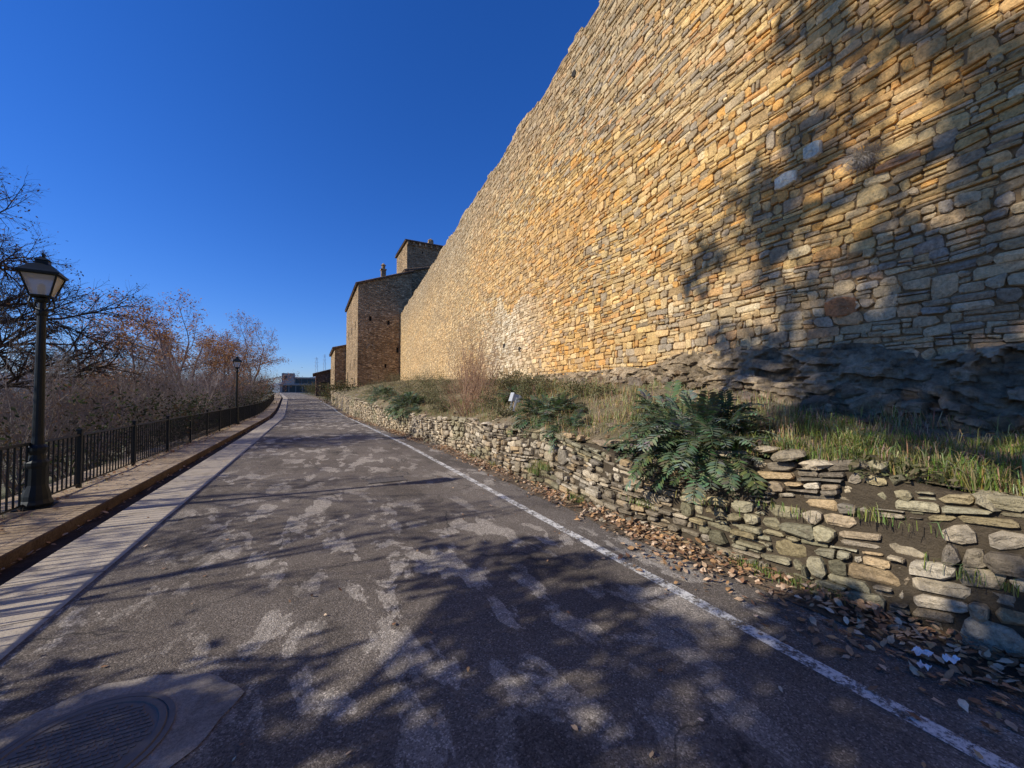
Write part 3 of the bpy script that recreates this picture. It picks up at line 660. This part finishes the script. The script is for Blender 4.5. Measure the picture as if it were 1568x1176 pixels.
lm.lathe([(.02,zb_-.005),(rb_,zb_-.005),(rb_,zb_+.01),(.01,zb_+.012)],4,rot=math.pi/4)
lm.lathe([(.27,zt_),(.275,zt_+.03),(.23,zt_+.06),(.13,zt_+.14),(.085,zt_+.155),(.085,zt_+.20),(.105,zt_+.205),(.055,zt_+.235),(.02,zt_+.25),(.02,zt_+.28),(.03,zt_+.29),(.005,zt_+.31)],4,rot=math.pi/4)
lm.lathe([(.03,zb_+.02),(.04,zb_+.1),(.035,zb_+.16),(.01,zb_+.18)],8,mi=1)
lme=lm.mesh("street_lamp",[IRON,GLS.mat])
for (y) in [7.3,22.6]: place("street_lamp",lme,(fenX(y)-.02+(.06 if y<10 else 0),y,zr(y)+.10),.15,.96)
fm=MB(); y=-6.0; k=0
def fz(y): return zr(y)+.12
while y<62:
    x=fenX(y)-.02; z=fz(y)
    if k%18==0: fm.box((x-.025,y-.025,z-.1),(x+.025,y+.025,z+.90)); fm.box((x-.035,y-.035,z+.90),(x+.035,y+.035,z+.93))
    else: fm.box((x-.008,y-.008,z+.08),(x+.008,y+.008,z+.83))
    y+=.115;k+=1
yy=[-6+.5*i for i in range(0,136)]
for zz,hw in ((.835,.022),(.075,.016)):
    fm.tube([Vector((fenX(y)-.02,y,fz(y)+zz)) for y in yy],[hw]*len(yy),4)
fm.obj("iron_railing",[IRON])
fl=MB(); c=(0,0,0)
fl.box((-.08,-.12,0),(.08,.12,.17)); fl.box((-.10,-.135,-.015),(-.08,.135,.19))
fl.box((-.02,-.16,-.2),(.02,-.143,.1)); fl.box((-.02,.143,-.2),(.02,.16,.1)); fl.box((-.06,-.16,-.22),(.06,.16,-.2))
for k in range(5): fl.box((.08,-.11+k*.05,.02),(.11,-.10+k*.05,.15))
fo=fl.obj("floodlight",[m_simple("grey_aluminium",(.5,.5,.48),.45,.1)]); fo.location=(4.15,7.9,1.42); fo.rotation_euler=(0,.3,-.2)
# ---------------------------------------------------------------- buildings
def facade(mb,org,ux,uz_w,ztopL,ztopR,wins,inward,z0=0,mi=0):
    us=sorted(set([0,uz_w]+[w[0] for w in wins]+[w[1] for w in wins])); zs=sorted(set([z0,min(ztopL,ztopR)-.4]+[w[2] for w in wins]+[w[3] for w in wins]))
    P=lambda u,z,d=0:(org[0]+ux[0]*u+inward[0]*d,org[1]+ux[1]*u+inward[1]*d,z)
    for i in range(len(us)-1):
        for j in range(len(zs)-1):
            a,b,c,d=us[i],us[i+1],zs[j],zs[j+1]
            if any(w[0]<=a+1e-6 and b<=w[1]+1e-6 and w[2]<=c+1e-6 and d<=w[3]+1e-6 for w in wins): continue
            mb.add([P(a,c),P(b,c),P(b,d),P(a,d)],[(0,1,2,3)],(1,1,1),mi)
        a,b=us[i],us[i+1]; T=lambda u:ztopL+(ztopR-ztopL)*u/uz_w
        mb.add([P(a,zs[-1]),P(b,zs[-1]),P(b,T(b)),P(a,T(a))],[(0,1,2,3)],(1,1,1),mi)
    for (a,b,c,d) in wins:
        D=.22
        mb.add([P(a,c),P(b,c),P(b,d),P(a,d),P(a,c,D),P(b,c,D),P(b,d,D),P(a,d,D)],[(0,1,5,4),(1,2,6,5),(2,3,7,6),(3,0,4,7)],(1,1,1),mi)
        mb.add([P(a,c,D),P(b,c,D),P(b,d,D),P(a,d,D)],[(0,1,2,3)],(1,1,1),2)
def house(name,x0,x1,y0,y1,z0,zl,zrr,wf,wl,over=.35,th=.22,mat=BUILD,ridge=False):
    e=empty(name); mb=MB()
    facade(mb,(x0,y0),(1,0),x1-x0,zl,zrr,wf,(0,1),z0)
    facade(mb,(x0,y0),(0,1),y1-y0,zl,zl,wl,(1,0),z0)
    facade(mb,(x1,y0),(0,1),y1-y0,zrr,zrr,[],(-1,0),z0)
    facade(mb,(x0,y1),(1,0),x1-x0,zl,zrr,[],(0,-1),z0)
    mb.obj("walls",[mat,TILE,DARK],parent=e)
    rb=MB(); sl=(zrr-zl)/(x1-x0); o=over
    a=(x0-o,zl-sl*o);b=(x1+o,zrr+sl*o)
    vs=[]
    for y in (y0-o,y1+o):
        for (x,z) in (a,b): vs+= [(x,y,z+.005),(x,y,z+th)]
    rb.add(vs,[(0,2,3,1),(4,5,7,6),(0,1,5,4),(2,6,7,3),(1,3,7,5),(0,4,6,2)])
    n=int((y1-y0)/.35)
    for k in range(n): 
        y=y0-o+.15+k*.35; rb.tube([Vector((a[0]-.05,y,a[1]+th)),Vector((b[0],y,b[1]+th))],[.09,.09],5)
    rb.obj("roof",[TILE],parent=e); return e
h1=house("stone_tower_house",4.9,11.5,50.8,69,0,15.2,17.6,[(1.3,1.6,10.7,11.3),(3.5,3.8,10.4,11.0),(4.65,4.95,6.9,7.6),(3.2,3.45,4.9,5.4)],[(3,3.7,10,11.1),(8,8.7,10,11.1),(13,13.7,10,11.1),(4,4.8,5,6.2),(10,10.8,5,6.2),(14,15.2,2.2,5)],.25,.16)
mb=MB()
for k in range(7):
    a=math.pi*k/6; mb.box((6.45+.42*math.cos(a)-.09,50.74,7.3+.42*math.sin(a)-.07),(6.45+.42*math.cos(a)+.09,50.797,7.3+.42*math.sin(a)+.07),(.30,.24,.16))
mb.obj("blind_arch",[STONE],parent=h1)
mb=MB(); mb.box((8.0,53.3,16),(8.6,53.9,18.2)); mb.box((7.92,53.22,18.2),(8.68,53.98,18.32)); mb.lathe([(.22,18.32),(.24,18.8),(.36,18.85),(.05,19.15)],10,(8.3,53.6)); mb.obj("chimney",[BUILD],parent=h1)
h2=house("stone_house",11.3,19,53.2,62,0,18.4,20.3,[(3.5,3.8,15.5,16.1)],[],.3)
h3=house("castle_tower",13.3,21.4,62.4,71,0,26.2,26.2,[(2.4,2.65,24.6,25.0),(5.1,5.35,24.4,24.8)],[(2,2.4,24.5,25.0)],.3,.2)
mb=MB()
for k in range(9): mb.box((13.3+k*.96,62.0,25.6),(13.55+k*.96,62.4,26.1))
mb.box((17.0,63,26.4),(17.8,63.8,27.2)); mb.lathe([(.4,27.2),(.5,27.4),(.1,27.7)],8,(17.4,63.4)); mb.obj("corbels_and_chimney",[BUILD],parent=h3)
h4=house("stone_annex",3.2,7,69.2,84,0,9.0,10,[],[(4,5,5,6.4),(9,10,5,6.4)],.3)
h5=house("tiled_house",.6,6.5,88,98,0,5.6,7.4,[(1,2,2.5,4),(3.6,4.4,2.5,4)],[(3,4,2.5,4)],.5,.2,m_rubblewall("brown_brick",(.16,.09,.06),(.2,.12,.08),(.25,.16,.1)))
e=empty("white_modern_building"); mb=MB()
bx,by,bz=-10.5,163,1.8
mb.box((bx,by,bz),(bx+14,by+10,bz+3.0),mi=0); mb.box((bx-.4,by-.6,bz+3.0),(bx+14.4,by+10,bz+3.4),mi=0)
mb.box((bx+.5,by+1,bz+3.4),(bx+4.5,by+9,bz+7.4),mi=0); mb.box((bx+4.5,by+1.5,bz+3.4),(bx+13.5,by+9,bz+5.6),mi=0); mb.box((bx+4.3,by+1,bz+5.6),(bx+14,by+9.4,bz+6.0),mi=0)
for k in range(6): mb.box((bx+.8+k*2.2,by-.03,bz+.4),(bx+2.8+k*2.2,by+.2,bz+2.8),mi=1)
for k in range(4): mb.box((bx+4.9+k*2.0,by+1.45,bz+3.7),(bx+6.8+k*2.0,by+1.7,bz+5.4),mi=1)
mb.box((bx+1.2,by+.96,bz+5),(bx+2.2,by+1.2,bz+6.4),mi=1)
mb.obj("blocks",[WHITE,GLASSD],parent=e)
def pylon(x,y,h):
    mb=MB(); z=H(x,y)
    for sx,sy in ((-1,-1),(1,-1),(1,1),(-1,1)): mb.tube([Vector((x+sx*1.3,y+sy*1.3,z)),Vector((x+sx*.25,y+sy*.25,z+h))],[.09,.06],4)
    for k in range(8):
        t=k/8;t2=(k+1)/8; w=1.3-1.05*t;w2=1.3-1.05*t2
        mb.tube([Vector((x-w,y-w,z+h*t)),Vector((x+w2,y-w2,z+h*t2))],[.04,.04],3); mb.tube([Vector((x+w,y-w,z+h*t)),Vector((x-w2,y-w2,z+h*t2))],[.04,.04],3)
    for k in range(3): mb.tube([Vector((x-1.2,y,z+h*(.75+.1*k))),Vector((x+1.2,y,z+h*(.75+.1*k)))],[.05,.05],4)
    mb.obj("lattice_mast",[m_simple("galvanised_steel",(.5,.5,.5),.5,.4)])
pylon(2,250,21); pylon(6.5,262,24)
fb=MB(); rnd=random.Random(4); tips=[]
for i in range(46):
    y=rnd.uniform(42,120); x=lowX(y)+rnd.uniform(.3,2.0) if rnd.random()<.6 else fenX(y)-rnd.uniform(1,5)
    for k in range(14): tips.append((Vector((x+rnd.gauss(0,.7),y+rnd.gauss(0,.9),zr(y)+rnd.uniform(.3,2.4))),Vector((0,0,1))))
leaves(fb,rnd,tips,9000,.13,[(.05,.07,.025),(.09,.08,.03),(.14,.10,.05)],.35,0)
fb.obj("roadside_hedge",[LEAF])
rr2=random.Random(5)
for i in range(16):
    y=62+i*5+rr2.uniform(-2,2); x=fenX(y)-rr2.uniform(2,8); place("bare_shrub",rr2.choice(shr),(x,y,H(x,y)),rr2.random()*6,rr2.uniform(1.3,1.9))
# ---------------------------------------------------------------- light
EL=math.radians(31); k=.06
az=math.atan2(-1,k)
sd=Vector((math.sin(az)*math.cos(EL),math.cos(az)*math.cos(EL),math.sin(EL)))
sl=bpy.data.lights.new("sun",'SUN'); sl.energy=5.0; sl.angle=math.radians(.5); sl.color=(1,.955,.86)
so=bpy.data.objects.new("sun",sl); so.rotation_euler=(-sd).to_track_quat('-Z','Y').to_euler(); COL.objects.link(so)
w=bpy.data.worlds.new("World"); S.world=w; w.use_nodes=True; nt=w.node_tree
sky=nt.nodes.new("ShaderNodeTexSky"); sky.sky_type='NISHITA'; sky.sun_disc=False; sky.sun_elevation=EL; sky.sun_rotation=az%(2*math.pi)
sky.altitude=400; sky.air_density=1.2; sky.dust_density=0.0; sky.ozone_density=6.0
hs=nt.nodes.new("ShaderNodeHueSaturation"); hs.inputs["Saturation"].default_value=1.2; hs.inputs["Value"].default_value=1.0
tn=nt.nodes.new("ShaderNodeMix"); tn.data_type='RGBA'; tn.blend_type='MULTIPLY'; tn.inputs[0].default_value=1; tn.inputs[7].default_value=(.74,.86,1.36,1)
bg=nt.nodes["Background"]; bg.inputs[1].default_value=.114; nt.links.new(sky.outputs[0],hs.inputs["Color"]); nt.links.new(hs.outputs[0],tn.inputs[6]); nt.links.new(tn.outputs[2],bg.inputs[0])
# ---------------------------------------------------------------- camera
cd=bpy.data.cameras.new("camera"); cd.sensor_width=36; cd.lens=36*590/1568; cd.clip_end=12000; cd.clip_start=.05
co=bpy.data.objects.new("camera",cd); co.location=(0,0,1.6); co.rotation_euler=(math.radians(90+1.46),0,math.radians(-27.4)); COL.objects.link(co); S.camera=co
S.view_settings.view_transform='Standard'; S.view_settings.look='None'; S.view_settings.exposure=0
print("verts",sum(len(m.vertices) for m in bpy.data.meshes))
